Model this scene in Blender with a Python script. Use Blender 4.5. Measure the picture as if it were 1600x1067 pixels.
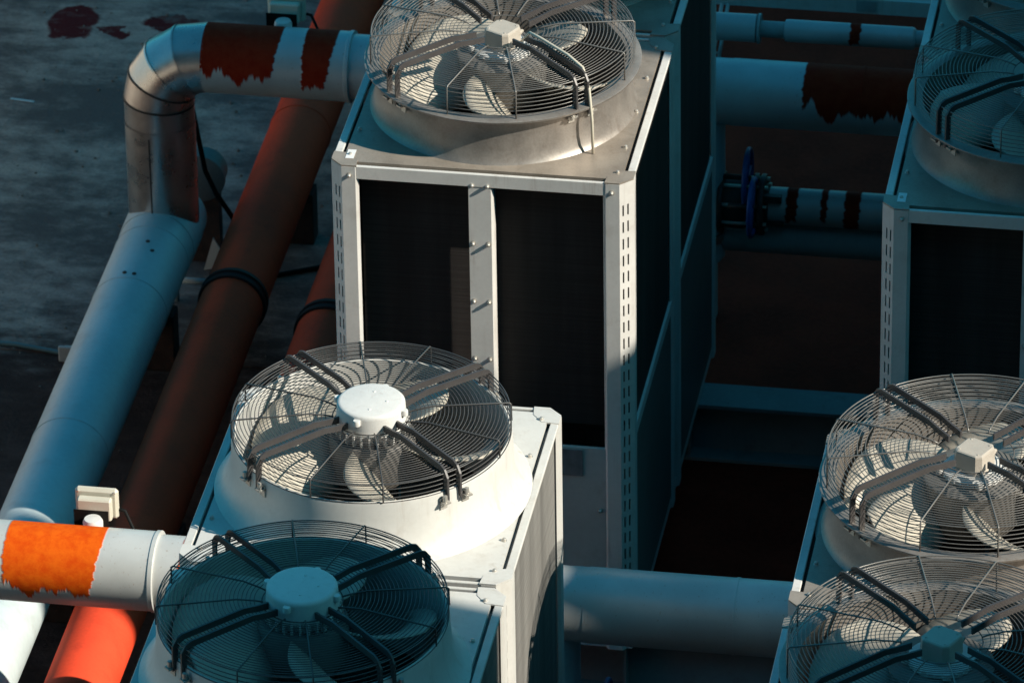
import bpy, math, random
from mathutils import Vector, Matrix
random.seed(7)
R = math.radians
C = bpy.context.scene.collection
SC = bpy.context.scene
for o in list(bpy.data.objects):
    bpy.data.objects.remove(o, do_unlink=True)

# ------------------------------------------------------------------ camera
cam = bpy.data.cameras.new('camera')
cam_ob = bpy.data.objects.new('camera', cam)
C.objects.link(cam_ob)
SC.camera = cam_ob
CAM = Vector((3.13620, -20.76590, 13.83015))
yaw, pitch, roll = R(-9.80), R(30.45), R(-0.92)
fw = Vector((math.sin(yaw)*math.cos(pitch), math.cos(yaw)*math.cos(pitch), -math.sin(pitch)))
rt = Vector((math.cos(yaw), -math.sin(yaw), 0))
up = rt.cross(fw)
r2 = rt*math.cos(roll) + up*math.sin(roll)
u2 = -rt*math.sin(roll) + up*math.cos(roll)
m = Matrix((r2, u2, -fw)).transposed().to_4x4()
m.translation = CAM
cam_ob.matrix_world = m
cam.sensor_width = 36.0
cam.lens = 10500/1600*36.0
cam.clip_start = 0.5
cam.clip_end = 600
cam.dof.use_dof = True
cam.dof.focus_distance = 22.6
cam.dof.aperture_fstop = 8.0

# ------------------------------------------------------------------ sky, sun, exposure
SUN_TO = Vector((1.0, -0.20, 0.74)).normalized()
w = bpy.data.worlds.new('World')
SC.world = w
w.use_nodes = True
nt = w.node_tree
nt.nodes.clear()
sky = nt.nodes.new('ShaderNodeTexSky')
sky.sky_type = 'NISHITA'
sky.sun_disc = False
sky.sun_elevation = math.asin(SUN_TO.z)
sky.sun_rotation = math.atan2(SUN_TO.x, SUN_TO.y)
sky.ozone_density = 3.0
tint = nt.nodes.new('ShaderNodeMix')
tint.data_type = 'RGBA'
tint.blend_type = 'MULTIPLY'
tint.inputs[0].default_value = 1.0
tint.inputs[7].default_value = (0.18, 0.96, 0.98, 1)
bg = nt.nodes.new('ShaderNodeBackground')
bg.inputs[1].default_value = 0.090
wo = nt.nodes.new('ShaderNodeOutputWorld')
nt.links.new(sky.outputs[0], tint.inputs[6])
nt.links.new(tint.outputs[2], bg.inputs[0])
nt.links.new(bg.outputs[0], wo.inputs[0])
sun = bpy.data.lights.new('sun', 'SUN')
sun.energy = 4.5
sun.angle = R(0.5)
sun.color = (1.0, 0.93, 0.80)
sun_ob = bpy.data.objects.new('sun', sun)
C.objects.link(sun_ob)
sun_ob.rotation_euler = SUN_TO.to_track_quat('Z', 'Y').to_euler()
sun_ob.location = (20, -5, 20)
SC.view_settings.view_transform = 'Standard'
SC.view_settings.look = 'None'
SC.view_settings.gamma = 1.0
SC.view_settings.use_curve_mapping = False
SC.view_settings.exposure = 0.42
SC.cycles.diffuse_bounces = 1
SC.cycles.glossy_bounces = 2

# ------------------------------------------------------------------ node helper
class NT:
    def __init__(s, name):
        s.m = bpy.data.materials.new(name)
        s.m.use_nodes = True
        s.t = s.m.node_tree
        s.t.nodes.clear()
        s.out = s.t.nodes.new('ShaderNodeOutputMaterial')
        s.b = s.t.nodes.new('ShaderNodeBsdfPrincipled')
        s.t.links.new(s.b.outputs[0], s.out.inputs[0])
        s.tc = s.t.nodes.new('ShaderNodeTexCoord')
    def put(s, inp, v):
        if hasattr(v, 'is_output') or isinstance(v, bpy.types.NodeSocket):
            s.t.links.new(v, inp)
        else:
            inp.default_value = v
    def set(s, name, v):
        s.put(s.b.inputs[name], v)
    def math(s, op, a, b=0.0, c=None, clamp=False):
        n = s.t.nodes.new('ShaderNodeMath')
        n.operation = op
        n.use_clamp = clamp
        s.put(n.inputs[0], a)
        s.put(n.inputs[1], b)
        if c is not None:
            s.put(n.inputs[2], c)
        return n.outputs[0]
    def obj(s):
        return s.tc.outputs['Object']
    def scaled(s, vec, sc, loc=(0, 0, 0)):
        n = s.t.nodes.new('ShaderNodeMapping')
        s.put(n.inputs[0], vec)
        n.inputs['Scale'].default_value = sc
        n.inputs['Location'].default_value = loc
        return n.outputs[0]
    def noise(s, vec, scale, detail=4, rough=0.55):
        n = s.t.nodes.new('ShaderNodeTexNoise')
        s.put(n.inputs['Vector'], vec)
        n.inputs['Scale'].default_value = scale
        n.inputs['Detail'].default_value = detail
        n.inputs['Roughness'].default_value = rough
        return n.outputs[0]
    def xyz(s, vec):
        n = s.t.nodes.new('ShaderNodeSeparateXYZ')
        s.put(n.inputs[0], vec)
        return n.outputs
    def comb(s, x, y, z):
        n = s.t.nodes.new('ShaderNodeCombineXYZ')
        s.put(n.inputs[0], x); s.put(n.inputs[1], y); s.put(n.inputs[2], z)
        return n.outputs[0]
    def mix(s, f, a, b):
        n = s.t.nodes.new('ShaderNodeMix')
        n.data_type = 'RGBA'
        s.put(n.inputs[0], f)
        for i, v in ((6, a), (7, b)):
            if isinstance(v, tuple) and len(v) == 3:
                v = v + (1,)
            s.put(n.inputs[i], v)
        return n.outputs[2]
    def ramp(s, v, lo, hi):
        n = s.t.nodes.new('ShaderNodeMapRange')
        n.interpolation_type = 'SMOOTHSTEP'
        s.put(n.inputs[0], v)
        s.put(n.inputs[1], lo)
        s.put(n.inputs[2], hi)
        return n.outputs[0]
    def bump(s, h, strength=0.3, dist=0.01):
        n = s.t.nodes.new('ShaderNodeBump')
        n.inputs['Strength'].default_value = strength
        n.inputs['Distance'].default_value = dist
        s.put(n.inputs['Height'], h)
        s.t.links.new(n.outputs[0], s.b.inputs['Normal'])

def paint(name, col, rough=0.45, metal=0.0, var=0.12, scale=6.0, dirt=None, dirt_amt=0.0, bump=0.0, spec=0.5, streak=0.0):
    n = NT(name)
    nz = n.noise(n.obj(), scale, 5)
    fine = n.noise(n.obj(), scale*14, 3)
    dark = tuple(c*(1-var*2) for c in col)
    f = n.math('ADD', n.math('MULTIPLY', nz, 0.7), n.math('MULTIPLY', fine, 0.3))
    c = n.mix(n.ramp(f, 0.3, 0.7), dark, col)
    if dirt:
        d = n.noise(n.obj(), scale*2.2, 8, 0.7)
        c = n.mix(n.math('MULTIPLY', n.ramp(d, 0.52, 0.72), dirt_amt), c, dirt)
    if streak:
        sv = n.noise(n.scaled(n.obj(), (26, 26, 1.6)), 1.0, 5, 0.7)
        big = n.noise(n.obj(), 2.6, 3)
        sm = n.math('MULTIPLY', n.ramp(sv, 0.50, 0.74), n.ramp(big, 0.40, 0.62))
        c = n.mix(n.math('MULTIPLY', sm, streak), c, dirt)
    n.set('Base Color', c)
    n.set('Metallic', metal)
    n.set('Roughness', n.math('ADD', n.math('MULTIPLY', n.math('SUBTRACT', nz, 0.5), 0.35), rough))
    n.b.inputs['Specular IOR Level'].default_value = spec
    if bump:
        n.bump(fine, bump, 0.002)
    return n.m

def rust_pipe(name, col, patches, metal=0.25, rough=0.4, rust=(0.86, 0.135, 0.006), slant=0.22):
    """light cladding; patches = [(x0, x1, level, drip)] in the pipe's own length coordinate, level in radii"""
    n = NT(name)
    X, Y, Z = n.xyz(n.obj())
    nz = n.noise(n.obj(), 5, 5)
    base = n.mix(n.ramp(nz, 0.3, 0.75), tuple(c*0.82 for c in col), col)
    speck = n.noise(n.obj(), 90, 2)
    base = n.mix(n.math('MULTIPLY', n.ramp(speck, 0.66, 0.72), 0.35), base, (0.35, 0.20, 0.12))
    wob = n.math('MULTIPLY', n.math('SUBTRACT', n.noise(n.comb(0.0, 0.0, n.math('MULTIPLY', Z, 40.0)), 1.0, 4), 0.5), 0.05)
    mask = None
    for i, (x0, x1, lvl, drip) in enumerate(patches):
        d1 = n.noise(n.comb(n.math('MULTIPLY', X, 13.0), 3.1+i*7, 0.0), 1.0, 3, 0.6)
        d2 = n.noise(n.comb(n.math('MULTIPLY', X, 90.0), 1.7+i*5, n.math('MULTIPLY', Z, 6.0)), 1.0, 2)
        edge = n.math('ADD', n.math('MULTIPLY', n.math('SUBTRACT', d1, 0.5), drip*3.2), n.math('MULTIPLY', n.math('SUBTRACT', d2, 0.5), drip*0.4))
        edge = n.math('ADD', edge, lvl)
        a = n.ramp(n.math('SUBTRACT', Z, edge), -0.014, 0.006)
        xe = n.math('ADD', X, wob)
        b = n.math('MULTIPLY', n.ramp(n.math('SUBTRACT', xe, x0), -0.004, 0.004), n.ramp(n.math('SUBTRACT', n.math('SUBTRACT', x1, xe), n.math('MULTIPLY', n.math('SUBTRACT', 0.12, Z), slant)), -0.004, 0.004))
        k = n.math('MULTIPLY', a, b)
        mask = k if mask is None else n.math('MAXIMUM', mask, k)
    rn = n.noise(n.obj(), 22, 6, 0.65)
    rc = n.mix(n.ramp(rn, 0.32, 0.68), (rust[0]*0.85, rust[1]*0.55, rust[2]*0.5), rust)
    n.set('Base Color', n.mix(mask, base, rc))
    n.set('Metallic', n.math('MULTIPLY', n.math('SUBTRACT', 1.0, mask), metal))
    n.set('Specular IOR Level', n.math('SUBTRACT', 0.5, n.math('MULTIPLY', mask, 0.42)))
    n.set('Roughness', n.math('ADD', n.math('MULTIPLY', mask, 0.35), rough))
    n.bump(n.math('ADD', n.math('MULTIPLY', rn, n.math('MULTIPLY', mask, 0.8)), n.math('ADD', n.math('MULTIPLY', nz, 0.5), n.math('MULTIPLY', mask, 0.8))), 0.4, 0.004)
    return n.m

def coil_mat(name, col):
    n = NT(name)
    X, Y, Z = n.xyz(n.obj())
    st = n.noise(n.scaled(n.obj(), (9, 9, 0.7)), 1.0, 4)
    fin = n.noise(n.scaled(n.obj(), (1.5, 1.5, 160)), 1.0, 2)
    c = n.mix(n.ramp(st, 0.3, 0.7), tuple(v*.6 for v in col), col)
    c = n.mix(n.math('MULTIPLY', n.ramp(fin, 0.35, 0.65), 0.35), c, tuple(v*.4 for v in col))
    n.set('Base Color', c)
    n.b.inputs['Specular IOR Level'].default_value = 0.12
    n.set('Metallic', 0.0)
    n.set('Roughness', 0.75)
    n.bump(fin, 0.4, 0.002)
    return n.m

def ground_mat(name):
    n = NT(name)
    g = n.t.nodes.new('ShaderNodeNewGeometry')
    P = g.outputs['Position']
    X, Y, Z = n.xyz(P)
    big = n.noise(n.scaled(P, (1, 1.0, 1)), 1.3, 7, 0.62)
    mid = n.noise(n.scaled(P, (1.0, 1.9, 1)), 4.2, 9, 0.72)
    fine = n.noise(P, 60, 4)
    f = n.math('ADD', n.math('MULTIPLY', big, 0.55), n.math('MULTIPLY', mid, 0.45))
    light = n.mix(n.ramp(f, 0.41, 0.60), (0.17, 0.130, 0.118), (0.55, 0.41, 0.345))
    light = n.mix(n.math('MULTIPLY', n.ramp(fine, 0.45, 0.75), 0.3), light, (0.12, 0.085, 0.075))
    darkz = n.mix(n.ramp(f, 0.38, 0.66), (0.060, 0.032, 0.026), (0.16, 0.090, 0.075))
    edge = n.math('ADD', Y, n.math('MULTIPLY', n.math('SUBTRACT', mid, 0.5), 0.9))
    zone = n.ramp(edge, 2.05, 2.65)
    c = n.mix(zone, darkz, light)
    # dark red-brown stains of old primer: each with its own outline
    wv = n.math('MULTIPLY', n.math('SUBTRACT', n.noise(P, 9, 4, 0.6), 0.5), 0.30)
    wv2 = n.math('MULTIPLY', n.math('SUBTRACT', n.noise(n.scaled(P, (1, 1, 1), (5, 3, 0)), 7, 4, 0.6), 0.5), 0.30)
    for (cx, cy, rx, ry) in ((-3.29, 5.08, 0.105, 0.165), (-3.10, 5.02, 0.075, 0.05), (-2.86, 5.12, 0.13, 0.06), (-2.63, 5.5, 0.16, 0.06)):
        dx = n.math('DIVIDE', n.math('SUBTRACT', n.math('ADD', X, n.math('MULTIPLY', wv2, 0.35)), cx), rx)
        dy = n.math('DIVIDE', n.math('SUBTRACT', n.math('ADD', Y, n.math('MULTIPLY', wv, 0.8)), cy), ry)
        d = n.math('SQRT', n.math('ADD', n.math('MULTIPLY', dx, dx), n.math('MULTIPLY', dy, dy)))
        c = n.mix(n.math('MULTIPLY', n.ramp(d, 1.12, 0.90), n.ramp(mid, 0.25, 0.5)), c, (0.13, 0.016, 0.017))
    n.set('Base Color', c)
    n.b.inputs['Specular IOR Level'].default_value = 0.12
    n.set('Roughness', n.math('ADD', n.math('MULTIPLY', fine, 0.2), 0.75))
    n.bump(n.math('ADD', mid, n.math('MULTIPLY', fine, 0.5)), 0.5, 0.02)
    return n.m

M = {}
M['white'] = paint('white_paint', (0.73, 0.71, 0.67), 0.45, 0.0, 0.06, 4, (0.42, 0.34, 0.26), 0.22, streak=0.40)
M['frame'] = paint('pale_frame_paint', (0.78, 0.755, 0.72), 0.45, 0.0, 0.06, 5, (0.38, 0.30, 0.24), 0.20, streak=0.45)
M['galv'] = paint('galvanised_sheet', (0.46, 0.39, 0.325), 0.45, 0.35, 0.14, 9, (0.20, 0.15, 0.11), 0.35, 0.1, streak=0.35)
M['shroud_metal'] = paint('collar_sheet_metal', (0.40, 0.36, 0.325), 0.46, 0.5, 0.16, 9, (0.18, 0.13, 0.10), 0.35, 0.1, streak=0.4)
M['dark_in'] = paint('dark_inside', (0.022, 0.018, 0.016), 0.8, spec=0.1)
M['coil'] = coil_mat('shade_toned_coil_fins', (0.060, 0.053, 0.050))  # fin colour darkened to carry the shade of the recessed bays
M['coil_sun_toned'] = coil_mat('sun_toned_coil_fins', (0.26, 0.25, 0.235))  # same fins in a lighter copy that carries the sun on the white units
M['side'] = paint('shade_darkened_panel', (0.20, 0.19, 0.18), 0.55, 0.0, 0.1, 3, (0.12, 0.09, 0.07), 0.3, spec=0.2)  # white panel paint darkened to hold the deep shade between the units
M['panel'] = paint('access_panel_paint', (0.62, 0.61, 0.58), 0.5, 0.0, 0.08, 3, (0.30, 0.22, 0.15), 0.25, streak=0.5)
M['wire'] = paint('guard_wire_coating', (0.105, 0.10, 0.098), 0.38, 0.25, 0.1, 12)
M['wire_pale'] = paint('guard_wire_zinc', (0.24, 0.225, 0.21), 0.35, 0.35, 0.1, 12)
M['arm'] = paint('guard_arm_coating', (0.085, 0.078, 0.078), 0.42, 0.1, 0.1, 14)
M['blade'] = paint('fan_blade', (0.60, 0.54, 0.45), 0.45, 0.0, 0.08, 8, (0.25, 0.2, 0.15), 0.3)
M['motor'] = paint('motor_casting', (0.80, 0.78, 0.75), 0.5, 0.0, 0.04, 20, (0.4, 0.34, 0.28), 0.25, 0.25)
M['cap'] = paint('motor_cap', (0.55, 0.49, 0.42), 0.55, 0.0, 0.06, 20, (0.3, 0.22, 0.15), 0.25, 0.2)
M['hub'] = paint('fan_hub', (0.20, 0.185, 0.17), 0.5, 0.1, 0.1, 10)
M['bolt'] = paint('zinc_bolt', (0.62, 0.58, 0.52), 0.35, 0.5, 0.05, 30)
M['sticker'] = paint('white_sticker', (0.85, 0.85, 0.85), 0.6, 0.0, 0.02, 30)
M['plate'] = paint('name_plate', (0.25, 0.27, 0.28), 0.5, 0.2, 0.2, 30)
M['red'] = paint('red_oxide_primer', (0.94, 0.088, 0.036), 0.65, 0.0, 0.10, 5, (0.55, 0.045, 0.026), 0.35, 0.2, 0.05)
M['coupling'] = paint('coupling_rubber', (0.035, 0.020, 0.018), 0.6, spec=0.15)
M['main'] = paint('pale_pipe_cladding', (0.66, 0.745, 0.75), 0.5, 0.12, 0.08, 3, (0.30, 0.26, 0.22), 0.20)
M['metal'] = paint('elbow_sheet', (0.64, 0.62, 0.59), 0.30, 0.9, 0.10, 9, (0.3, 0.22, 0.15), 0.2)
M['seam'] = paint('dark_seam', (0.06, 0.05, 0.045), 0.6)
M['black'] = paint('black_rubber', (0.012, 0.012, 0.012), 0.6, spec=0.15)
M['blue'] = paint('blue_enamel', (0.02, 0.12, 0.42), 0.5, 0.0, 0.2, 14, (0.02, 0.04, 0.10), 0.5)
M['cast'] = paint('cast_iron', (0.07, 0.045, 0.04), 0.55, 0.2, 0.3, 20, (0.25, 0.08, 0.03), 0.4)
M['steel'] = paint('painted_beam', (0.34, 0.38, 0.38), 0.5, 0.0, 0.12, 4, (0.2, 0.08, 0.04), 0.3)
M['brown'] = paint('dark_roof_felt', (0.40, 0.043, 0.022), 0.9, 0.0, 0.25, 3, (0.20, 0.036, 0.022), 0.3, 0.5, 0.05)
M['grit'] = paint('grit_stone', (0.30, 0.25, 0.22), 0.8, 0.0, 0.3, 15, spec=0.1)
M['conduit'] = paint('blue_green_conduit', (0.10, 0.20, 0.22), 0.5)
M['cream'] = paint('cream_casing', (0.72, 0.66, 0.54), 0.5, 0.0, 0.05, 15)
M['render_wall'] = paint('rendered_wall', (0.64, 0.56, 0.48), 0.85, 0.0, 0.08, 0.6, (0.45, 0.36, 0.28), 0.35, 0.3)
M['render_grey'] = paint('grey_rendered_wall', (0.16, 0.16, 0.165), 0.85, 0.0, 0.08, 0.6, (0.10, 0.09, 0.09), 0.35, 0.3)
M['louvre'] = paint('louvre_paint', (0.12, 0.13, 0.14), 0.5)
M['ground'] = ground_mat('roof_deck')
M['header_low'] = rust_pipe('white_cladding_orange_patch', (0.74, 0.74, 0.71), [(-0.978, -0.630, -0.030, 0.10), (-0.345, -0.315, 0.035, 0.01)], 0.22, 0.40)
M['header_up'] = rust_pipe('cladding_shade_toned_rust', (0.58, 0.64, 0.64), [(-1.085, -0.725, -0.01, 0.11), (-0.625, -0.50, -0.04, 0.08), (1.395, 2.2, 0.005, 0.09)], 0.25, 0.42, (0.33, 0.030, 0.010))  # cladding and rust set darker than the sunlit header's, standing in for shade
M['valve_pipe'] = rust_pipe('valve_pipe_rust_stripes', (0.50, 0.50, 0.48), [(-0.025, 0.022, -0.03, 0.05), (0.115, 0.143, -0.01, 0.07), (0.21, 0.275, -0.07, 0.05)], 0.2, 0.45, (0.28, 0.026, 0.010), 0.02)
M['small_pipe'] = rust_pipe('small_pipe_rust', (0.50, 0.52, 0.52), [(0.43, 0.475, -0.025, 0.03)], 0.2, 0.45, (0.28, 0.026, 0.010), 0.02)

# ------------------------------------------------------------------ mesh helper
class MB:
    def __init__(s):
        s.v = []; s.f = []; s.sm = []
    def add(s, vs, fs, smooth=False):
        k = len(s.v)
        s.v += [tuple(p) for p in vs]
        for f in fs:
            s.f.append([i+k for i in f]); s.sm.append(smooth)
        return s
    def box(s, x0, x1, y0, y1, z0, z1, b=0.0):
        if b <= 0:
            vs = [(x, y, z) for z in (z0, z1) for y in (y0, y1) for x in (x0, x1)]
            fs = [(0, 2, 3, 1), (4, 5, 7, 6), (0, 1, 5, 4), (2, 6, 7, 3), (0, 4, 6, 2), (1, 3, 7, 5)]
            return s.add(vs, fs)
        b = min(b, (x1-x0)*.45, (y1-y0)*.45, (z1-z0)*.45)
        vs = []; idx = {}
        for iz, z in enumerate((z0, z1)):
            for iy, y in enumerate((y0, y1)):
                for ix, x in enumerate((x0, x1)):
                    sx, sy, sz = (1-2*ix)*b, (1-2*iy)*b, (1-2*iz)*b
                    for a, p in (('x', (x, y+sy, z+sz)), ('y', (x+sx, y, z+sz)), ('z', (x+sx, y+sy, z))):
                        idx[(ix, iy, iz, a)] = len(vs); vs.append(p)
        I = lambda ix, iy, iz, a: idx[(ix, iy, iz, a)]
        fs = []
        for k in (0, 1):
            q = [I(k, 0, 0, 'x'), I(k, 1, 0, 'x'), I(k, 1, 1, 'x'), I(k, 0, 1, 'x')]; fs.append(q if k else q[::-1])
            q = [I(0, k, 0, 'y'), I(0, k, 1, 'y'), I(1, k, 1, 'y'), I(1, k, 0, 'y')]; fs.append(q if k else q[::-1])
            q = [I(0, 0, k, 'z'), I(1, 0, k, 'z'), I(1, 1, k, 'z'), I(0, 1, k, 'z')]; fs.append(q if k else q[::-1])
        for a in (0, 1):
            for c in (0, 1):
                q = [I(0, a, c, 'y'), I(1, a, c, 'y'), I(1, a, c, 'z'), I(0, a, c, 'z')]; fs.append(q if (a+c) % 2 == 0 else q[::-1])
                q = [I(a, 0, c, 'z'), I(a, 1, c, 'z'), I(a, 1, c, 'x'), I(a, 0, c, 'x')]; fs.append(q if (a+c) % 2 == 0 else q[::-1])
                q = [I(a, c, 0, 'x'), I(a, c, 1, 'x'), I(a, c, 1, 'y'), I(a, c, 0, 'y')]; fs.append(q if (a+c) % 2 == 0 else q[::-1])
        for x in (0, 1):
            for y in (0, 1):
                for z in (0, 1):
                    q = [I(x, y, z, 'x'), I(x, y, z, 'y'), I(x, y, z, 'z')]; fs.append(q if (x+y+z) % 2 else q[::-1])
        return s.add(vs, fs)
    def lathe(s, prof, n=48, c=(0, 0, 0), axis='z', smooth=True, close=False):
        area = sum(prof[i][0]*prof[i+1][1]-prof[i+1][0]*prof[i][1] for i in range(len(prof)-1))
        if area < 0:
            prof = prof[::-1]
        runs = [[prof[0]]]
        for i in range(1, len(prof)):
            runs[-1].append(prof[i])
            if i < len(prof)-1:
                a = Vector((prof[i][0]-prof[i-1][0], prof[i][1]-prof[i-1][1]))
                b = Vector((prof[i+1][0]-prof[i][0], prof[i+1][1]-prof[i][1]))
                if a.length > 1e-9 and b.length > 1e-9 and a.angle(b) > R(38):
                    runs.append([prof[i]])
        for run in runs:
            s._lathe(run, n, c, axis, smooth)
        return s
    def _lathe(s, prof, n, c, axis, smooth):
        vs = []
        for (r, h) in prof:
            for i in range(n):
                a = 2*math.pi*i/n
                p = (r*math.cos(a), r*math.sin(a), h)
                if axis == 'x': p = (h, p[0], p[1])
                elif axis == 'y': p = (p[1], h, p[0])
                vs.append((p[0]+c[0], p[1]+c[1], p[2]+c[2]))
        fs = []
        for j in range(len(prof)-1):
            for i in range(n):
                k = (i+1) % n
                fs.append((j*n+i, j*n+k, (j+1)*n+k, (j+1)*n+i))
        s.add(vs, fs, smooth)
        return s
    def tube(s, pts, r, n=8, closed=False, smooth=True, caps=True):
        P = [Vector(p) for p in pts]
        N = len(P)
        rr = r if isinstance(r, (list, tuple)) else [r]*N
        vs = []
        prev = None
        for i in range(N):
            if closed:
                t1 = (P[i]-P[i-1]).normalized(); t2 = (P[(i+1) % N]-P[i]).normalized()
            else:
                t1 = (P[i]-P[i-1]).normalized() if i else (P[1]-P[0]).normalized()
                t2 = (P[i+1]-P[i]).normalized() if i < N-1 else t1
            T = (t1+t2).normalized()
            if prev is None:
                a = Vector((0, 0, 1)) if abs(T.z) < 0.9 else Vector((1, 0, 0))
                U = T.cross(a).normalized()
            else:
                U = (prev - T*prev.dot(T)).normalized()
            prev = U
            V = T.cross(U)
            k = 1.0/max(0.4, math.sqrt(max(0.0, (1+t1.dot(t2))/2)))
            # widen in the bend plane so a mitre keeps its section
            bd = (t2-t1)
            for j in range(n):
                a = 2*math.pi*j/n
                d = U*math.cos(a)+V*math.sin(a)
                if bd.length > 1e-6:
                    e = bd.normalized()
                    d = d + e*(d.dot(e))*(k-1)
                vs.append(P[i]+d*rr[i])
        fs = []
        for i in range(N if closed else N-1):
            q = (i+1) % N
            for j in range(n):
                k = (j+1) % n
                fs.append((i*n+j, i*n+k, q*n+k, q*n+j))
        s.add(vs, fs, smooth)
        if caps and not closed:
            k = len(s.v)-len(vs)
            s.f.append([k+j for j in range(n)][::-1]); s.sm.append(False)
            s.f.append([k+(N-1)*n+j for j in range(n)]); s.sm.append(False)
        return s
    def ring(s, r, z, wr, n=96, k=6, c=(0, 0)):
        vs = []
        for i in range(n):
            a = 2*math.pi*i/n
            for j in range(k):
                b = 2*math.pi*j/k
                rr = r+wr*math.cos(b)
                vs.append((c[0]+rr*math.cos(a), c[1]+rr*math.sin(a), z+wr*math.sin(b)))
        fs = []
        for i in range(n):
            q = (i+1) % n
            for j in range(k):
                l = (j+1) % k
                fs.append((i*k+j, q*k+j, q*k+l, i*k+l))
        return s.add(vs, fs, True)
    def prism(s, poly, z0, z1):
        n = len(poly)
        vs = [(x, y, z0) for x, y in poly]+[(x, y, z1) for x, y in poly]
        fs = [list(range(n))[::-1], list(range(n, 2*n))]
        for i in range(n):
            k = (i+1) % n
            fs.append([i, k, n+k, n+i])
        return s.add(vs, fs)
    def mesh(s, name, mat):
        me = bpy.data.meshes.new(name)
        me.from_pydata(s.v, [], s.f)
        me.polygons.foreach_set('use_smooth', s.sm)
        me.materials.append(mat)
        me.update()
        return me

def link(name, me, parent=None, loc=(0, 0, 0), rz=0.0, label=None):
    o = bpy.data.objects.new(name, me)
    C.objects.link(o)
    o.location = loc
    o.rotation_euler = (0, 0, rz)
    if parent: o.parent = parent
    if label: o['label'] = label
    return o
def part(name, mb, mat, parent, loc=(0, 0, 0), rz=0.0, label=None):
    return link(name, mb.mesh(name, M[mat]), parent, loc, rz, label)
def thing(name, label, cat, loc=(0, 0, 0), rz=0.0, group=None):
    o = bpy.data.objects.new(name, None)
    C.objects.link(o)
    o.empty_display_size = 0.2
    o.location = loc
    o.rotation_euler = (0, 0, rz)
    o['label'] = label; o['category'] = cat
    if group: o['group'] = group
    return o
def struct(name, mb, mat):
    o = link(name, mb.mesh(name, M[mat]))
    o['kind'] = 'structure'
    return o
def solid(o, t, off=-1.0):
    md = o.modifiers.new('thickness', 'SOLIDIFY')
    md.thickness = t
    md.offset = off
    return o

# ------------------------------------------------------------------ setting: roof deck
GZ = -0.10
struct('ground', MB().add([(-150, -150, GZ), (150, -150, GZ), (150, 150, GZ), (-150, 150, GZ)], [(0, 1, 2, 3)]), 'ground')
struct('walkway', MB().box(-1.42, 5.2, -7.0, 14.0, GZ+0.001, GZ+0.006), 'brown')

# ------------------------------------------------------------------ unseen blocks and wall added outside the frame to shape the light
# unseen block added at right, its steps shaped to cast shade across the roof
bx0, bx1 = 6.0, 11.0
pr = thing('shade_block', 'unseen grey block right of the condenser rows, stepped to cast shade', 'light blocker', (bx0, 0, GZ))
def a2y(a): return a - 0.2*bx0
steps = [(-9.5, a2y(-3.08), 7.90), (a2y(-3.08), a2y(-1.28), 5.24), (a2y(-1.28), a2y(-0.70), 5.71), (a2y(-0.70), a2y(-0.30), 6.69), (a2y(-0.30), a2y(0.045), 5.91), (a2y(0.045), a2y(0.93), 6.56), (a2y(0.93), a2y(5.4), 7.95), (a2y(5.4), 14.0, 16.0)]
for (ya, yb, zt) in steps:
    dd = 1.0 if ya < -9 else bx1-bx0
    part('wall', MB().box(0, dd, ya, yb, 0, zt-GZ-0.08), 'render_grey', pr)
    part('coping', MB().box(-0.0, dd, ya, yb, zt-GZ-0.078, zt-GZ, 0.01), 'panel', pr)
for (yc, zc) in ((-6.4, 3.0), (1.8, 3.2), (5.5, 3.2), (9.0, 3.2)):
    fr = part('louvre_window', MB().box(-0.05, -0.002, yc-0.7, yc+0.7, zc-0.6, zc+0.6, 0.01), 'louvre', pr)
    for k in range(8):
        part('slat', MB().box(-0.085, -0.052, yc-0.64, yc+0.64, zc-0.52+k*0.135, zc-0.43+k*0.135), 'louvre', fr)
# unseen low wall added at left to bounce sun onto the pipes and roof
pw = thing('bounce_wall', 'unseen low pale wall added at left to bounce sunlight', 'wall', (-5.6, 0, GZ))
part('wall', MB().box(-.3, 0, -7, 16, 0, 1.45), 'render_wall', pw)
part('coping', MB().box(-.36, 0.05, -7.1, 16.1, 1.452, 1.52, 0.01), 'panel', pw)
for k in range(7):
    part('pier', MB().box(0.002, 0.10, -5.0+k*3.2, -4.7+k*3.2, 0.0, 1.40, .01), 'render_wall', pw)

# unseen tall block added just behind the camera to cut off the low sky
hb_ = thing('sky_blocker', 'unseen tall dark block added behind the camera to block low sky', 'light blocker', (0, -23.5, GZ))
part('wall', MB().box(-30, 30, -8, 0, 0, 30), 'render_grey', hb_)
part('coping', MB().box(-30.1, 30.1, -8.1, 0.1, 30.002, 30.25, 0.02), 'panel', hb_)
for fl_ in range(8):
    for k in range(12):
        wn = part('window', MB().box(-27.5+k*5, -25.7+k*5, 0.002, 0.06, 1.2+fl_*3.5, 2.9+fl_*3.5), 'louvre', hb_)
        part('pane', MB().box(-27.4+k*5, -25.8+k*5, 0.061, 0.07, 1.3+fl_*3.5, 2.8+fl_*3.5), 'dark_in', wn)

# ------------------------------------------------------------------ condenser units
BASE = 0.17
T = 2.15-BASE            # top plane in the unit's own height
HX, HY = 0.55, 0.560
CH = 0.045
cache = {}
def cm(key, fn, mat):
    if key not in cache:
        cache[key] = fn().mesh(key.split('|')[0], M[mat])
    return cache[key]

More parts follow.
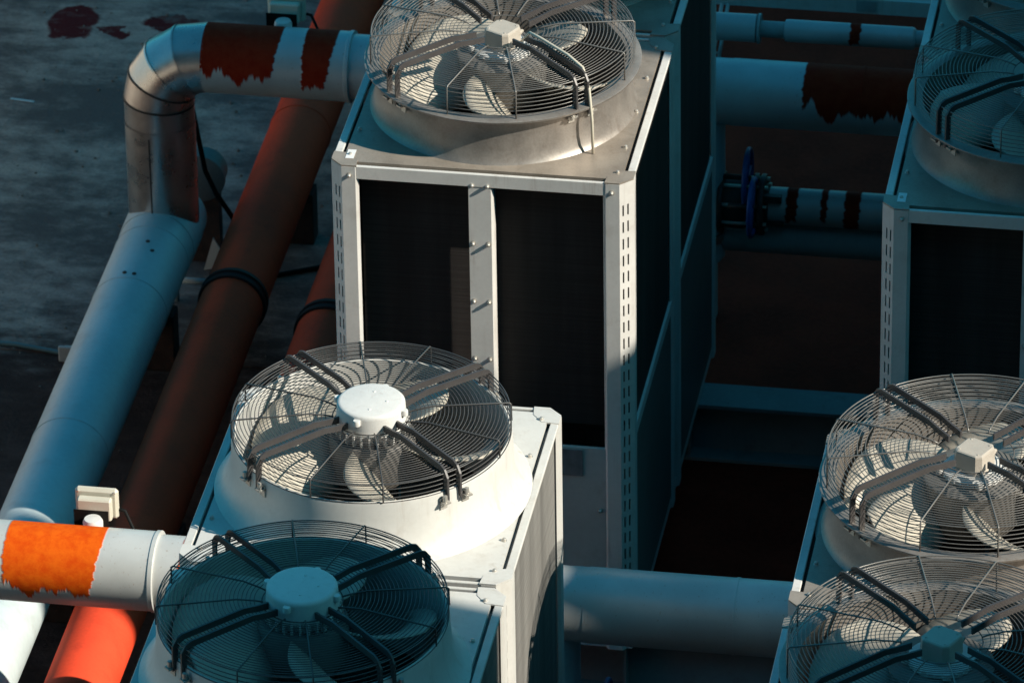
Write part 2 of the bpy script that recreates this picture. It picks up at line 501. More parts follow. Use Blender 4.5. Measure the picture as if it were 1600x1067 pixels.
def post_mesh():
    """front right corner post: front flange, chamfer with two rows of slots, side flange; outline in plan from the front flange end"""
    mb = MB()
    z0, z1 = 0.0, T-0.003
    fl = 0.05
    P = [(HX-CH-fl-0.011, -HY+0.011), (HX-CH-fl, -HY), (HX-CH, -HY), (HX, -HY+CH), (HX, -HY+CH+fl), (HX-0.011, -HY+CH+fl+0.011)]
    def quad(a, b):
        mb.add([(a[0], a[1], z0), (b[0], b[1], z0), (b[0], b[1], z1), (a[0], a[1], z1)], [(0, 1, 2, 3)])
    for i in (0, 1, 3, 4): quad(P[i], P[i+1])
    # chamfer with slots
    cols = [0, .20, .31, .54, .65, 1.0]
    zs = [z0]
    z = 0.05
    slots = []
    while z+0.046 < z1-0.07:
        zs += [z, z+0.045]; slots.append(len(zs)-2); z += 0.069
    zs.append(z1)
    a, b = P[2], P[3]
    vs = [(a[0]+(b[0]-a[0])*c, a[1]+(b[1]-a[1])*c, zz) for zz in zs for c in cols]
    fs = []
    nc = len(cols)
    for j in range(len(zs)-1):
        for i in range(nc-1):
            if j in slots and i in (1, 3): continue
            fs.append((j*nc+i, j*nc+i+1, (j+1)*nc+i+1, (j+1)*nc+i))
    mb.add(vs, fs)
    return mb

def plate_mesh():
    """top sheet with the fan opening"""
    mb = MB()
    X, Y, r = 0.507, HY-.035, 0.470
    angs = sorted(set([2*math.pi*i/72 for i in range(72)] + [math.atan2(sy*Y, sx*X) % (2*math.pi) for sx in (1, -1) for sy in (1, -1)]))
    out, inn = [], []
    for a in angs:
        c, s_ = math.cos(a), math.sin(a)
        k = min(X/abs(c) if abs(c) > 1e-9 else 1e9, Y/abs(s_) if abs(s_) > 1e-9 else 1e9)
        out.append((c*k, s_*k)); inn.append((c*r, s_*r))
    n = len(angs)
    vs = [(x, y, 0) for x, y in out]+[(x, y, 0) for x, y in inn]+[(x, y, -0.022) for x, y in out]
    fs = []
    for i in range(n):
        k = (i+1) % n
        fs.append((i, k, n+k, n+i))
        fs.append((2*n+i, 2*n+k, k, i))
    return mb.add(vs, fs)

def shroud_mesh(kind):
    if kind == 1:
        prof = [(.528, .002), (.522, .007), (.508, .016), (.493, .034), (.480, .062), (.471, .100), (.466, .150), (.464, .198), (.462, .208), (.455, .212), (.449, .208), (.446, .150), (.440, .050), (.440, -.14)]
    else:
        prof = [(.515, .002), (.506, .006), (.490, .018), (.476, .044), (.469, .078), (.466, .120), (.465, .180), (.472, .191), (.503, .194), (.5055, .198), (.5055, .203), (.502, .205), (.462, .206), (.450, .203), (.446, .150), (.440, .050), (.440, -.14)]
    return MB().lathe(prof, 96)

def gprof(r, Rg, zt):
    if r < .205: return zt-0.012+(r-.15)/.055*.009
    return zt-.003-(r-.205)/(Rg-.205)*.006
def guard_mesh(kind):
    mb = MB()
    Rg, zt, zb = (.460, .283, .218) if kind == 1 else (.479, .322, .212)
    r = .152
    while r < Rg-.010:
        mb.ring(r, gprof(r, Rg, zt), .0015)
        r += .0129 if kind == 1 else .0135
    mb.ring(Rg-.002, zt-.008, .0023)
    k = 5 if kind == 1 else 8
    for i in range(1, k):
        mb.ring(Rg+.001, zt-.008-(zt-zb)*i/(k-1), .0017)
    mb.ring(.128, zt-.018, .0022)
    return mb
def rib_mesh(kind):
    Rg, zt, zb = (.460, .283, .212) if kind == 1 else (.479, .322, .206)
    return MB().tube([(.125, 0, zt-.014), (.150, 0, zt-.007), (.207, 0, zt+.002), (Rg-.004, 0, zt-.004), (Rg+.003, 0, zt-.010), (Rg+.004, 0, zb)], .0028, 6)
def arm_mesh(kind):
    """one flat bar of a pair: from the motor, up, out over the rings and down outside the collar"""
    Rg, zt = (.460, .283) if kind == 1 else (.479, .322)
    e = .014
    top = [(.100, zt+.004), (.160, zt+.011), (.205, zt+.019), (Rg-.024, zt+.014), (Rg-.003, zt+.005), (Rg+e, zt-.020), (Rg+e+.002, .172)]
    bot = [(.100, zt-.020), (.155, zt-.012), (.200, zt-.003), (Rg-.030, zt-.008), (Rg-.014, zt-.016), (Rg-.006, zt-.034), (Rg-.005, .188)]
    t = .0036
    vs = [(r, -t, z) for r, z in top]+[(r, -t, z) for r, z in bot]+[(r, t, z) for r, z in top]+[(r, t, z) for r, z in bot]
    n = len(top)
    fs = []
    for i in range(n-1):
        fs += [(n+i, n+i+1, i+1, i), (2*n+i, 2*n+i+1, 3*n+i+1, 3*n+i), (i, i+1, 2*n+i+1, 2*n+i), (3*n+i, 3*n+i+1, n+i+1, n+i)]
    fs += [(0, 2*n, 3*n, n), (n-1, 2*n-1, 4*n-1, 3*n-1)]
    return MB().add(vs, fs)
def clip_mesh(kind):
    Rg = .462 if kind == 1 else .470
    mb = MB().box(Rg-.004, Rg+.028, -.032, -.006, .176, .182).box(Rg+.001, Rg+.006, -.032, -.006, .150, .19)
    mb.lathe([(.0, .205), (.008, .203), (.009, .183)], 8, (Rg+.014, -.020, 0))
    return mb
def blade_mesh():
    mb = MB()
    NR, NC = 9, 7
    vs = []
    for i in range(NR):
        u = i/(NR-1)
        r = .140+u*.288
        ch = .88-.12*u-.04*u*u
        sweep = .42*u*u
        pit = .165-.040*u
        for j in range(NC):
            s_ = j/(NC-1)-.5
            a = sweep+s_*ch
            rr = r-(.028*abs(2*s_)**3 if i == NR-1 else 0)
            z = .120-s_*pit+.018*(1-4*s_*s_)
            vs.append((rr*math.cos(a), rr*math.sin(a), z))
    fs = [(i*NC+j, (i+1)*NC+j, (i+1)*NC+j+1, i*NC+j+1) for i in range(NR-1) for j in range(NC-1)]
    return mb.add(vs, fs, True)
def hub_mesh(kind):
    if kind == 1:
        return MB().lathe([(.02, .045), (.13, .05), (.142, .065), (.145, .19), (.135, .205), (.05, .207)], 48)
    return MB().lathe([(.02, .045), (.14, .05), (.155, .07), (.160, .195), (.168, .222), (.160, .228), (.05, .229)], 48)
def motor_mesh(kind):
    mb = MB()
    if kind == 1:
        mb.lathe([(.0, .316), (.100, .316), (.108, .314), (.1125, .309), (.1135, .300), (.1155, .270), (.117, .236), (.108, .228), (.10, .20)], 64)
        for k in range(4):
            a = R(45+90*k+12)
            mb.lathe([(.0, .304), (.011, .304), (.0125, .300), (.0125, .285), (.0, .284)], 12, (.119*math.cos(a), .119*math.sin(a), 0))
        for (x, y) in ((.02, .05), (-.015, -.06), (.05, -.02)):
            mb.lathe([(.0, .3185), (.004, .318), (.0055, .316)], 8, (x, y, 0))
    else:
        mb.lathe([(.0, .250), (.098, .250), (.104, .246), (.106, .232), (.09, .228)], 48)
        for a in (R(-5), R(85), R(175), R(265)):
            mb.lathe([(.0, .256), (.012, .255), (.014, .250), (.014, .236)], 10, (.112*math.cos(a), .112*math.sin(a), 0))
    return mb
def fin_mesh(kind):
    mb = MB()
    n = 28
    for k in range(n):
        a = 2*math.pi*k/n
        c, s_ = math.cos(a), math.sin(a)
        r0, r1 = (.095, .127) if kind == 1 else (.085, .109)
        z0, z1 = (.196, .242) if kind == 1 else (.226, .246)
        t = .0028
        vs = []
        for (r, z) in ((r0, z0), (r1-.008, z0), (r1, z0+.014), (r1, z1-.006), (r1-.006, z1), (r0, z1)):
            vs.append((r*c-t*s_, r*s_+t*c, z)); vs.append((r*c+t*s_, r*s_-t*c, z))
        fs = [(0, 2, 4, 6, 8, 10), (11, 9, 7, 5, 3, 1)]+[(2*i, 2*i+1, (2*i+3) % 12, (2*i+2) % 12) for i in range(6)]
        mb.add(vs, fs)
    return mb
def cap_mesh():
    mb = MB()
    def oct_(h, k):
        return [(h, -k), (h, k), (k, h), (-k, h), (-h, k), (-h, -k), (-k, -h), (k, -h)]
    def lay(h, k, z): return [(x, y, z) for x, y in oct_(h, k)]
    L = [lay(.054, .038, .252), lay(.052, .036, .262), lay(.055, .038, .264), lay(.053, .037, .316), lay(.0515, .036, .321), lay(.047, .032, .324)]
    vs = [p for l in L for p in l]
    fs = []
    for j in range(5):
        for i in range(8):
            k = (i+1) % 8
            fs.append((j*8+i, j*8+k, (j+1)*8+k, (j+1)*8+i))
    fs.append([40+i for i in range(8)])
    mb.add(vs, fs)
    for a in range(4):
        c, q = math.cos(R(45+90*a)), math.sin(R(45+90*a))
        mb.lathe([(0, .326), (.0035, .3255), (.0045, .3235), (.0045, .322)], 8, (.050*c, .050*q, 0))
    mb.tube([(.03, .054, .285), (.03, .066, .285), (.03, .066, .285)][:2], .011, 10)
    mb.tube([(.03, .066, .285), (.03, .080, .283)], .007, 8)
    return mb

def screw_mesh():
    return MB().lathe([(.0, .010), (.004, .0095), (.0065, .007), (.0072, .0), (.010, -.0005), (.010, -.003)], 10)
def wall_screw_mesh():
    return MB().lathe([(.0, -.012), (.0045, -.0115), (.007, -.008), (.0075, 0), (.011, .0005), (.011, .003)], 10, axis='y')

def condenser(label, cx, cy, kind, phase, front=True, white=False, sticker=False, cable=False, dz=0.0, fx=0.0, arms_rot=0.0):
    t = thing('condenser_unit', label, 'condenser unit', (cx, cy, BASE), 0, 'condenser units in two rows on the roof')
    fr = 'white' if white else 'frame'
    sheet = 'white' if white else 'galv'
    def p(name, key, fn, mat, loc=(0, 0, 0), rz=0.0, parent=None):
        return link(name, cm(name+'|'+key, fn, mat), parent or t, loc, rz)
    # corner posts: one mesh turned and mirrored
    for (sx, sy) in ((1, 1), (-1, 1), (1, -1), (-1, -1)):
        o = p('corner_post', fr, post_mesh, fr)
        o.scale = (sx, sy, 1)
        md = o.modifiers.new('thickness', 'SOLIDIFY'); md.thickness = .003; md.offset = -1.0
    # rails at the top: lip on top, face below; shelf under the groove
    def rail_y():
        return MB().box(-HX+.09, HX-.09, -HY+.002, -HY+.016, T-.052, T, .002).box(-HX+.07, HX-.07, -HY+.017, -HY+.06, T-.034, T-.030)
    def rail_x():
        return MB().box(HX-.030, HX-.002, -HY+.09, HY-.09, T-.014, T, .002).box(HX-.075, HX-.031, -HY+.07, HY-.07, T-.034, T-.030)
    for s_ in (1, -1):
        o = p('top_rail', 'y'+fr, rail_y, fr); o.scale = (1, s_, 1)
        o = p('top_rail', 'x'+fr, rail_x, fr); o.scale = (s_, 1, 1)
    def gusset():
        return MB().prism([(HX-CH-.055, -HY+.001), (HX-CH, -HY+.001), (HX-.001, -HY+CH), (HX-.001, -HY+CH+.055), (HX-.060, -HY+CH+.050), (HX-CH-.050, -HY+.050)], T-.002, T+.0035)
    for (sx, sy) in ((1, 1), (-1, 1), (1, -1), (-1, -1)):
        o = p('corner_gusset', sheet, gusset, sheet); o.scale = (sx, sy, 1)
    p('top_panel', sheet, plate_mesh, sheet, (0, 0, T+.0015))
    # fan
    if kind == 2: dz -= .018
    F = (fx, 0, T+dz)
    p('fan_shroud', sheet+str(kind), lambda: shroud_mesh(kind), 'white' if white else 'shroud_metal', F)
    wmat = 'wire' if kind == 1 else 'wire_pale'
    g = p('fan_guard', str(kind), lambda: guard_mesh(kind), wmat, F)
    for q in range(4):
        for da in (15, 75):
            p('guard_rib', str(kind), lambda: rib_mesh(kind), wmat, (0, 0, 0), R(q*90+da)+arms_rot, g)
        for off in (-.025, .025):
            a = R(45+q*90)+arms_rot
            p('guard_arm', str(kind), lambda: arm_mesh(kind), 'arm', (-math.sin(a)*off, math.cos(a)*off, 0), a, g)
        p('guard_clip', str(kind), lambda: clip_mesh(kind), 'bolt', (-math.sin(a)*-.02, math.cos(a)*-.02, 0), a, g)
        p('guard_clip', str(kind), lambda: clip_mesh(kind), 'bolt', (-math.sin(a)*.066, math.cos(a)*.066, 0), a, g)
    mo = p('fan_motor', str(kind), lambda: motor_mesh(kind), 'motor', (fx, 0, T+dz+(.008 if kind == 1 else 0)), R(20))
    p('cooling_fins', str(kind), lambda: fin_mesh(kind), 'motor', (0, 0, 0), 0, mo)
    if kind == 2:
        p('motor_cap', 'a', cap_mesh, 'cap', (0, 0, 0), R(-47), mo)
    hb = p('fan_hub', str(kind), lambda: hub_mesh(kind), 'hub', F)
    for k in range(5):
        o = p('fan_blade', 'a', blade_mesh, 'blade', (0, 0, 0), R(phase+72*k), hb)
        md = o.modifiers.new('thickness', 'SOLIDIFY'); md.thickness = .005
    # sides: coils above, panels below, with a rail between
    zc = 1.06-BASE
    def coil_front():
        return MB().box(-HX+.10, -.008, -HY+.085, -HY+.125, zc+.03, T-.045).box(.008, HX-.10, -HY+.085, -HY+.125, zc+.03, T-.045)
    def coil_side():
        return MB().box(HX-.06, HX-.014, -HY+.10, HY-.125, zc+.03, T-.018)
    def cheek():
        return MB().box(-HX+.055, -HX+.059, -HY+.08, HY-.08, zc, T-.05).box(HX-.095, HX-.092, -HY+.08, -HY+.20, zc, T-.05)
    cl = 'coil_sun_toned' if white else 'coil'
    p('coil', 'f'+cl, coil_front, cl)
    o = p('coil', 'f'+cl, coil_front, cl); o.scale = (1, -1, 1)
    p('coil', 's'+cl, coil_side, cl)
    o = p('coil', 's'+cl, coil_side, cl); o.scale = (-1, 1, 1)
    def inner():
        return MB().box(-HX+.06, HX-.06, -HY+.13, HY-.13, zc-.02, zc+.02).box(-HX+.088, -HX+.092, -HY+.006, -HY+.084, zc, T-.06).box(HX-.102, HX-.098, -HY+.006, -HY+.084, zc, T-.06).box(-HX+.10, HX-.10, -HY+.086, -HY+.124, T-.043, T-.036)
    p('inner_tray', 'a', inner, 'dark_in')
    def mid_post():
        return MB().box(-.044, .038, -HY+.004, -HY+.007, zc-.02, T-.053).add([(.038, -HY+.004, zc-.02), (.046, -HY+.014, zc-.02), (.046, -HY+.014, T-.053), (.038, -HY+.004, T-.053)], [(0, 1, 2, 3)]).add([(.046, -HY+.014, zc-.02), (.046, -HY+.05, zc-.02), (.046, -HY+.05, T-.053), (.046, -HY+.014, T-.053)], [(0, 1, 2, 3)])
    for s_ in (1, -1):
        o = p('centre_post', fr, mid_post, fr); o.scale = (1, s_, 1)
    def mid_rail_x():
        return MB().box(HX-.030, HX-.004, -HY+.096, HY-.096, zc-.02, zc+.028, .002)
    def low_panel_x():
        return MB().box(HX-.024, HX-.008, -HY+.098, HY-.098, .05, zc-.024, .003)
    for s_ in (1, -1):
        o = p('mid_rail', fr, mid_rail_x, fr); o.scale = (s_, 1, 1)
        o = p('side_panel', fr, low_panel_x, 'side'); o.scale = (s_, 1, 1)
    def low_panel_y():
        return MB().box(-HX+.098, HX-.101, -HY+.008, -HY+.022, .05, zc-.024, .003)
    for s_ in (1, -1):
        o = p('front_panel', 'a', low_panel_y, 'panel'); o.scale = (1, s_, 1)
    p('base_rail', fr, lambda: MB().box(-HX+.01, HX-.01, -HY+.012, HY-.012, .0, .048, .004), 'frame')
    if front:
        np_ = MB().box(.27, .362, -HY+.003, -HY+.007, .745, .855)
        part('name_plate', np_, 'plate', t)
    # screws
    for y in (-.48, -.29, -.02, .24, .48):
        for s_ in (1, -1):
            p('screw', 'top', screw_mesh, 'bolt', (s_*(.507-.020), y, T+.003))
    for z in (T-.045, T-.285, T-.525, T-.765):
        for x in (-.030, .026):
            p('screw', 'wall', wall_screw_mesh, 'bolt', (x, -HY+.003, z))
    for x in (-HX+CH+.028, HX-CH-.028):
        p('screw', 'wall', wall_screw_mesh, 'bolt', (x, -HY-.001, T-.036))
    for (x, z) in ((.425, .60), (.425, .34), (.18, .865), (-.425, .60), (-.20, .865)):
        p('screw', 'wall', wall_screw_mesh, 'bolt', (x, -HY+.007, z))
    if sticker:
        part('sticker', MB().box(-.500, -.470, -HY+.050, -HY+.115, T+.004, T+.0055), 'sticker', t)
    if cable:
        a = R(-45)
        x0, y0 = fx+.30, -.30
        pts = [(fx+.075, -.035, T+.270), (fx+.115, -.085, T+.335), (fx+.165, -.125, T+.334), (fx+.275, -.225, T+.330), (fx+.340, -.292, T+.318), (fx+.368, -.328, T+.250), (fx+.380, -.345, T+.14), (fx+.384, -.352, T+.004)]
        part('motor_cable', MB().tube(pts, .0055, 8), 'cream', t)
    return t

YA, YB, YC, YD = -2.168, -3.308, 0.515, 1.655
condenser('white condenser unit in full sun with a round white fan motor, left row', -.55, YA, 1, -153, white=True)
condenser('white condenser unit at the bottom with its round fan motor in blue shade', -.55, YB, 1, -141, white=True, fx=-.012)
condenser('tall condenser unit showing two open front bays, metal top and square-capped motor in sun', -.55, YC, 2, -166, fx=-.006, sticker=True, cable=True)
condenser('shaded condenser unit joined behind the one with the two open front bays', -.55, YD, 2, -100, fx=-.015, front=False)
condenser('condenser unit at the right edge with sunlit square-capped fan and shaded left top', 1.45, YA, 2, -143, fx=-.008, dz=.006)
condenser('condenser unit in the lower right corner with its fan half in shade', 1.45, YB, 2, -150, fx=.008, dz=.012)
condenser('dark condenser unit wholly in shade at upper right with a small white sticker', 1.45, YC-.045, 2, -110, fx=-.015, sticker=True)
condenser('shaded condenser unit at the top right corner behind the one with the white sticker', 1.45, YD-.045, 2, -90, fx=-.015, front=False)

# ------------------------------------------------------------------ steel beams under the units
def beam(y, label):
    t = thing('steel_beam', label, 'beam', (0, y, GZ+.006), 0, 'steel beams under the units')
    part('top_flange', MB().box(-1.3, 2.2, -.085, .085, .245, .261), 'steel', t)
    part('web', MB().box(-1.3, 2.2, -.006, .006, .017, .244), 'steel', t)
    part('bottom_flange', MB().box(-1.3, 2.2, -.085, .085, .002, .016), 'steel', t)
    for x in (-1.0, -.05, .95, 1.95):
        part('stiffener', MB().box(x-.005, x+.005, -.078, -.007, .017, .244), 'steel', t)
beam(1.84, 'blue-looking steel beam in the dark gap between the rows behind the tall unit')
beam(0.12, 'steel beam under the front of the tall unit')
beam(-1.84, 'steel beam under the back of the white sunlit unit')
beam(-3.55, 'steel beam under the white unit at the bottom')

# ------------------------------------------------------------------ header pipes crossing the aisles
RH = .143
def header(y, z, mat, label, elbow=True, drop_to=.31, groupname='headers'):
    t = thing('header_pipe', label, 'pipe', (-1.1, y, z), 0, 'large header pipes crossing the aisles')
    xe = -2.14+1.1
    # insulated run with a step to bare pipe
    part('cladding', MB().lathe([(.0, -1.045), (RH, -1.04), (RH, -.455), (RH+.004, -.452), (RH+.004, -.438), (RH-.010, -.436), (RH-.010, -.30), (RH-.010, 1.10), (RH-.008, 1.1), (RH-.008, 2.6), (.0, 2.61)], 56, axis='x'), mat, t)
    for x in (1.62,):
        part('lap_joint', MB().lathe([(RH-.002 if x < -.4 else RH-.010, x), (RH+.0022 if x < -.4 else RH-.006, x+.001), (RH+.0022 if x < -.4 else RH-.006, x+.012), (RH-.002 if x < -.4 else RH-.010, x+.013)], 56, axis='x'), mat, t)
    # gored elbow turning down, then the drop
    rb = .20
    cx, cz = -1.045, -rb
    vx = cx-rb
    angs = [0, 22, 45, 67, 90]
    pts = [(cx-rb*math.sin(R(a))*1.0, 0, cz+rb*math.cos(R(a))) for a in angs]
    pts[0] = (cx+.01, 0, 0)
    pts.append((vx, 0, cz-.10))
    pts.append((vx, 0, drop_to-z))
    P = [Vector(q) for q in pts]
    n = 44
    def ringat(i, rad, lift=0.0):
        t1 = (P[i]-P[i-1]).normalized() if i else (P[1]-P[0]).normalized()
        t2 = (P[i+1]-P[i]).normalized() if i < len(P)-1 else t1
        if i == 0: t1 = t2 = Vector((-1, 0, 0))
        Tn = (t1+t2).normalized()
        U = Vector((0, 1, 0)); V = Tn.cross(U)
        k = 1/max(.6, Tn.dot(t2))
        return [P[i]+U*math.cos(2*math.pi*j/n)*rad+V*math.sin(2*math.pi*j/n)*rad*k+Tn*lift for j in range(n)]
    for i in range(len(P)-1):
        rad = RH+.001*(i % 2)
        a, b = ringat(i, rad), ringat(i+1, rad)
        fs = [(j, (j+1) % n, n+(j+1) % n, n+j) for j in range(n)]
        part('elbow_segment' if i < 5 else 'drop_pipe', MB().add(a+b, fs, True), 'metal' if i < 6 else 'main', t)
        a, b = ringat(i+1, rad+.003, -.004), ringat(i+1, rad+.003, .004)
        if i < 5:
            part('seam', MB().add(a+b, fs, True), 'seam' if i in (2, 3) else 'metal', t)
    # dark overlap strip down the drop
    part('overlap_strip', MB().box(vx-.02, vx-.014, -RH-.002, -RH+.02, drop_to-z, cz-.12), 'seam', t)
    return t

hl = header(-1.13, 1.065, 'header_low', 'white pipe in full sun with an orange rust patch, crossing at lower left')
hu = header(2.65, 1.090, 'header_up', 'shaded pipe with rust patches darkened for shade that turns down through a segmented elbow')

def branch(parent, x):
    # tee dropping from the header just beside the left row
    mb = MB().lathe([(RH-.012, -.06), (RH-.012, -.75)], 44, (x, 0, 0))
    part('branch', mb, 'main', parent)
    part('branch_cap', MB().lathe([(RH-.008, -.62), (RH-.002, -.621), (RH-.002, -.66), (RH-.008, -.661)], 44, (x, 0, 0)), 'metal', parent)
for h in (hl, hu):
    branch(h, .94)
def gauge(parent, x):
    """cream thermostat head on a short neck behind the pipe's crown"""
    b = part('sensor_head', MB().box(x-.078, x+.078, .185, .215, .085, .205, .010), 'cream', parent)
    part('face_rim', MB().box(x-.064, x+.060, .150, .184, .095, .182, .006), 'cream', b)
    part('dark_face', MB().box(x-.076, x+.05, .1485, .1498, .070, .140), 'black', b)
    part('cable', MB().tube([(x+.079, .20, .12), (x+.10, .20, .115), (x+.13, .18, .06), (x+.16, .15, .0), (x+.20, .10, -.13)], .006, 8), 'black', b)
    for (sx, sz) in ((-.066, .195), (.066, .195)):
        part('screw', MB().lathe([(0, -.003), (.004, -.0025), (.005, 0), (.005, .002)], 8, (x+sx, .185, sz), axis='y'), 'bolt', b)
    part('neck', MB().lathe([(.0, .0), (.036, .0), (.036, .115), (.030, .126), (.0, .128)], 24, (x, .118, 0)), 'motor', b)
gauge(hl, -.700)
gauge(hu, -.745)

# ------------------------------------------------------------------ long pipes along the roof
def saddle(parent, y, r, zc, x=0):
    part('saddle', MB().box(x-r*.9, x+r*.9, y-.05, y+.05, GZ-zc+.002, -r*.75, .004), 'cast', parent)
XM, ZM, RM = -2.352, .275, .155
mp = thing('main_pipe', 'thickest pipe along the roof, pale cladding looking blue in shade under the elbow', 'pipe', (XM, 0, ZM), 0)
part('cladding', MB().lathe([(.0, -7.2), (RM, -7.19), (RM, 2.78), (RM-.02, 2.80), (0, 2.802)], 56, axis='y'), 'main', mp)
for y in (2.40, 1.98, .88, -.20, -1.25, -2.4, -3.5):
    part('lap_joint', MB().lathe([(RM-.002, y), (RM+.0022, y+.001), (RM+.0022, y+.012), (RM-.002, y+.013)], 56, axis='y'), 'main', mp)
part('collar', MB().lathe([(RM-.001, 2.505), (RM+.004, 2.507), (RM+.004, 2.70), (RM-.001, 2.702)], 56, axis='y'), 'main', mp)
for y in (2.2, .3, -1.6, -3.4):
    saddle(mp, y, RM, ZM)
for (x, y) in ((.02, 2.28), (.05, 2.22), (-.02, 2.02), (.02, 2.015)):
    zz = math.sqrt(RM*RM-x*x)
    part('rivet', MB().lathe([(0, .006), (.008, .004), (.010, 0)], 8, (x, y, zz)), 'seam', mp)
def red_pipe(x, z, r, label, coups):
    t = thing('red_pipe', label, 'pipe', (x, 0, z), 0, 'red-brown pipes along the roof')
    part('pipe_run', MB().lathe([(0, -7.2), (r, -7.19), (r, 9.0), (0, 9.01)], 48, axis='y'), 'red', t)
    for y in coups:
        part('coupling', MB().lathe([(r-.002, y-.035), (r+.010, y-.033), (r+.012, y-.012), (r+.004, y-.008), (r+.004, y+.008), (r+.012, y+.012), (r+.010, y+.033), (r-.002, y+.035)], 48, axis='y'), 'coupling', t)
    for y in (3.6, 6.1, 8.0):
        part('weld_seam', MB().lathe([(r-.002, y), (r+.003, y+.002), (r+.003, y+.010), (r-.002, y+.012)], 48, axis='y'), 'red', t)
    for y in (3.3, .6, -2.0, -4.0):
        saddle(t, y, r, z)
red_pipe(-1.965, .24, .130, 'red-brown pipe between the pale main pipe and the units, orange where the sun hits', (2.17, -3.4))
red_pipe(-1.535, .24, .130, 'red-brown pipe farther right, mostly hidden behind the tall unit', (1.98,))

# ------------------------------------------------------------------ aisle between the rows: valve pipes, small pipe, tray
def wheel(parent, x, y, z, r=.115):
    hw = part('handwheel', MB().tube([(x, y+r*math.cos(R(a)), z+r*math.sin(R(a))) for a in range(0, 360, 12)], .011, 8, closed=True), 'blue', parent)
    for a in (0, 60, 120):
        c, s_ = math.cos(R(a)), math.sin(R(a))
        part('spoke', MB().tube([(x, y-r*c, z-r*s_), (x, y+r*c, z+r*s_)], .006, 6), 'blue', hw)
    part('stem', MB().tube([(x-.10, y, z), (x+.015, y, z)], .012, 8), 'cast', hw)
def valve_pipe(y, z, label):
    t = thing('valve_pipe', label, 'pipe', (.25, y, z), 0, 'valve pipes low between the rows')
    r = .075
    part('pipe_run', MB().lathe([(0, -1.2), (r, -1.199), (r, .42), (r+.006, .421), (r+.006, .9), (0, .901)], 40, axis='x'), 'valve_pipe', t)
    part('lower_pipe', MB().lathe([(0, -1.2), (.075, -1.199), (.075, .9), (0, .901)], 40, (0, .03, -.155), axis='x'), 'steel', t)
    vb = part('valve_body', MB().lathe([(.06, -.32), (.095, -.30), (.105, -.24), (.105, -.20), (.085, -.17), (.085, -.10), (.06, -.09)], 32, axis='x'), 'cast', t)
    for x in (-.335, -.30, -.165, -.135):
        part('flange', MB().lathe([(.06, x), (.122, x), (.125, x+.004), (.125, x+.018), (.122, x+.022), (.06, x+.022)], 32, axis='x'), 'cast', vb)
    for k in range(8):
        a = R(22+45*k)
        part('flange_bolt', MB().tube([(-.36, .104*math.cos(a), .104*math.sin(a)), (-.10, .104*math.cos(a), .104*math.sin(a))], .008, 6), 'bolt', vb)
    wheel(t, -.185, -.02, .128)
    wheel(t, -.150, -.13, .055)
    part('bracket', MB().box(-.14, -.04, -.085, -.060, .055, .085).box(-.14, -.03, -.085, -.06, -.05, -.035), 'cast', t)
    return t
valve_pipe(2.65, .585, 'shaded pipe with red rust stripes and blue handwheels, in the gap beside the tall unit')
valve_pipe(-1.13, .505, 'low shaded pipe whose blue handwheel just shows at the bottom edge')

sp = thing('small_pipe', 'thin shaded pipe at the top between the rows, with a brighter clad section', 'pipe', (.0, 3.0, 1.195))
part('pipe_run', MB().lathe([(0, -1.2), (.034, -1.19), (.034, 2.5), (0, 2.51)], 32, axis='x'), 'steel', sp)
part('cladding', MB().lathe([(.035, -.4), (.055, -.399), (.058, .05), (.05, .055), (.035, .056)], 32, axis='x'), 'small_pipe', sp)
part('cladding', MB().lathe([(.035, .165), (.044, .168), (.046, .18), (.046, .68), (.042, .69), (.035, .695)], 32, axis='x'), 'small_pipe', sp)
part('flange', MB().lathe([(.035, .056), (.062, .057), (.062, .068), (.035, .069)], 32, axis='x'), 'steel', sp)
tr = thing('cable_tray', 'flat blue-looking tray crossing the top edge between the two rows', 'cable tray', (0, 3.35, 1.17))
part('tray_side', MB().box(-1.2, 2.5, -.06, -.055, -.03, .035), 'panel', tr)
part('tray_bottom', MB().box(-1.2, 2.5, -.054, .16, -.03, -.026), 'panel', tr)
part('tray_side', MB().box(-1.2, 2.5, .161, .166, -.03, .035), 'panel', tr)
part('splice_plate', MB().box(.42, .50, -.064, -.0605, -.02, .03), 'steel', tr)
st = thing('support_strut', 'slotted slanting strut beside the small pipe at the top', 'strut', (-.11, 2.9, 0))
part('strut_rail', MB().tube([(-.02, 0, 1.00), (-.02, .55, 1.20)], .008, 6), 'panel', st)
part('strut_rail', MB().tube([(.005, 0, 1.00), (.005, .55, 1.20)], .008, 6), 'panel', st)
for k in range(6):
    part('rung', MB().tube([(-.02, .05+k*.09, 1.018+k*.0327), (.005, .05+k*.09, 1.018+k*.0327)], .005, 6), 'panel', st)
part('foot', MB().box(-.03, .015, -.02, .02, GZ, 1.0), 'panel', st)

# ------------------------------------------------------------------ small things on the left of the roof
cd = thing('conduit', 'thin blue-green conduit lying on the roof left of the thick pale pipe', 'conduit', (0, 2.22, GZ))
part('tube_run', MB().tube([(-9, .06, .018), (-4, .05, .018), (-3.1, .035, .018), (-2.9, .03, .018), (-2.66, -.02, .018), (-2.36, -.05, .018)], .010, 8), 'conduit', cd)
bk = part('clamp', MB().box(-2.70, -2.61, -.06, -.045, .003, .075, .004).box(-2.70, -2.61, -.045, .06, .003, .012), 'panel', cd)
part('clamp_bolt', MB().lathe([(0, .025), (.010, .024), (.012, .0), (.012, -.0)], 8, (-2.655, .02, .012)), 'bolt', bk)
ce = thing('capped_pipe_stub', 'round blue-grey pipe end behind the drop below the elbow', 'pipe end', (-2.275, 3.02, .315))
part('stub', MB().lathe([(.098, .0), (.098, .10)], 36, axis='y'), 'side', ce)
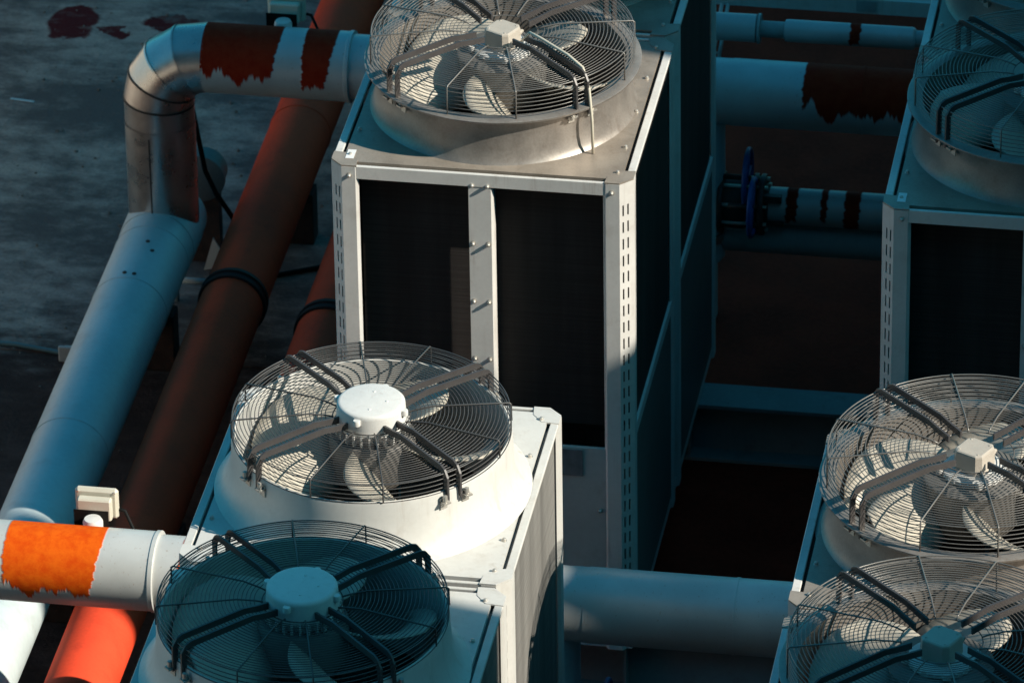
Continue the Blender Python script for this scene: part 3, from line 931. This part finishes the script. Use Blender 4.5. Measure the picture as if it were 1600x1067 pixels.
part('end_cap', MB().lathe([(0, -.004), (.10, -.003), (.106, 0), (.106, .02), (.098, .022)], 36, axis='y'), 'side', ce)
part('saddle', MB().box(-.07, .07, .03, .09, GZ-.315+.002, -.075), 'cast', ce)
cb = thing('black_cable', 'black cable curving down behind the drop pipe towards the red-brown pipe', 'cable', (0, 0, 0))
part('cable_run', MB().tube([(-2.235, 2.76, .80), (-2.215, 2.78, .62), (-2.20, 2.80, .48), (-2.165, 2.83, .36), (-2.11, 2.86, .24), (-2.05, 2.88, .10), (-2.02, 2.9, -.05), (-1.98, 2.95, GZ+.012), (-1.7, 3.1, GZ+.012)], .011, 8), 'black', cb)
ab = thing('angle_bracket', 'pale triangular bracket plate between the main pipe and the red-brown pipe', 'bracket', (-2.215, 2.98, GZ))
part('plate', MB().add([(-.05, 0, .003), (.065, 0, .03), (-.005, .0, .16), (-.05, .008, .003), (.065, .008, .03), (-.005, .008, .16)], [(0, 1, 2), (5, 4, 3), (0, 3, 4, 1), (1, 4, 5, 2), (2, 5, 3, 0)]), 'white', ab)
cr = thing('pipe_clip', 'short blue-looking rod between the main pipe and the red-brown pipe', 'rod', (-2.235, 2.72, GZ))
part('rod', MB().tube([(-.10, 0, .10), (.06, 0, .10)], .014, 8), 'main', cr)
part('post', MB().tube([(-.09, 0, .0), (-.09, 0, .10)], .012, 8), 'main', cr)
cu = thing('white_cup', 'small white plastic cup-shaped fitting between the two pipes', 'fitting', (-2.245, 2.22, GZ+.02))
part('bell', MB().lathe([(.0, .0), (.030, .0), (.033, .012), (.024, .055), (.018, .062), (.017, .085), (0, .086)], 20), 'white', cu)
part('stem', MB().tube([(0, 0, .08), (0, .02, .20)], .010, 8), 'black', cu)
part('foot', MB().box(-.03, .03, -.03, .03, -.018, .0), 'cast', cu)
for (nm, lb_, x, y, sx, sy, mat, a) in (('paper_scrap', 'tiny pale scrap lying on the blue-grey roof at far left', -3.47, 4.10, .022, .018, 'white', 20), ('plastic_strip', 'thin teal plastic strip lying on the roof left of the elbow', -3.35, 4.33, .055, .006, 'main', -8)):
    o = link(nm, MB().box(-sx, sx, -sy, sy, 0, .004).mesh(nm, M[mat]), None, (x, y, GZ+.001), R(a), lb_)
    o['category'] = 'litter'

# laps of the roof membrane and loose grit
sm_ = MB()
for y in (2.28, 6.9):
    sm_.box(-5.5, -1.43, y-.05, y+.05, GZ+.0008, GZ+.005)
lap = struct('membrane_laps', sm_, 'ground')
gr = MB()
for k in range(900):
    x = random.uniform(-4.6, -1.45); y = random.uniform(-1.5, 7.0)
    r = random.choice((.004, .005, .006, .008, .011)); a = random.random()*6.28
    z = GZ+.004
    vs = [(x+r*math.cos(a+q*1.57)*random.uniform(.7, 1.2), y+r*math.sin(a+q*1.57)*random.uniform(.7, 1.2), z) for q in range(4)]+[(x, y, z+r*random.uniform(.6, 1.1))]
    gr.add(vs, [(0, 1, 4), (1, 2, 4), (2, 3, 4), (3, 0, 4)])
go = link('roof_grit', gr.mesh('roof_grit', M['grit']), None, (0, 0, 0), 0, 'loose grit scattered over the roof around the pipes')
go['kind'] = 'stuff'
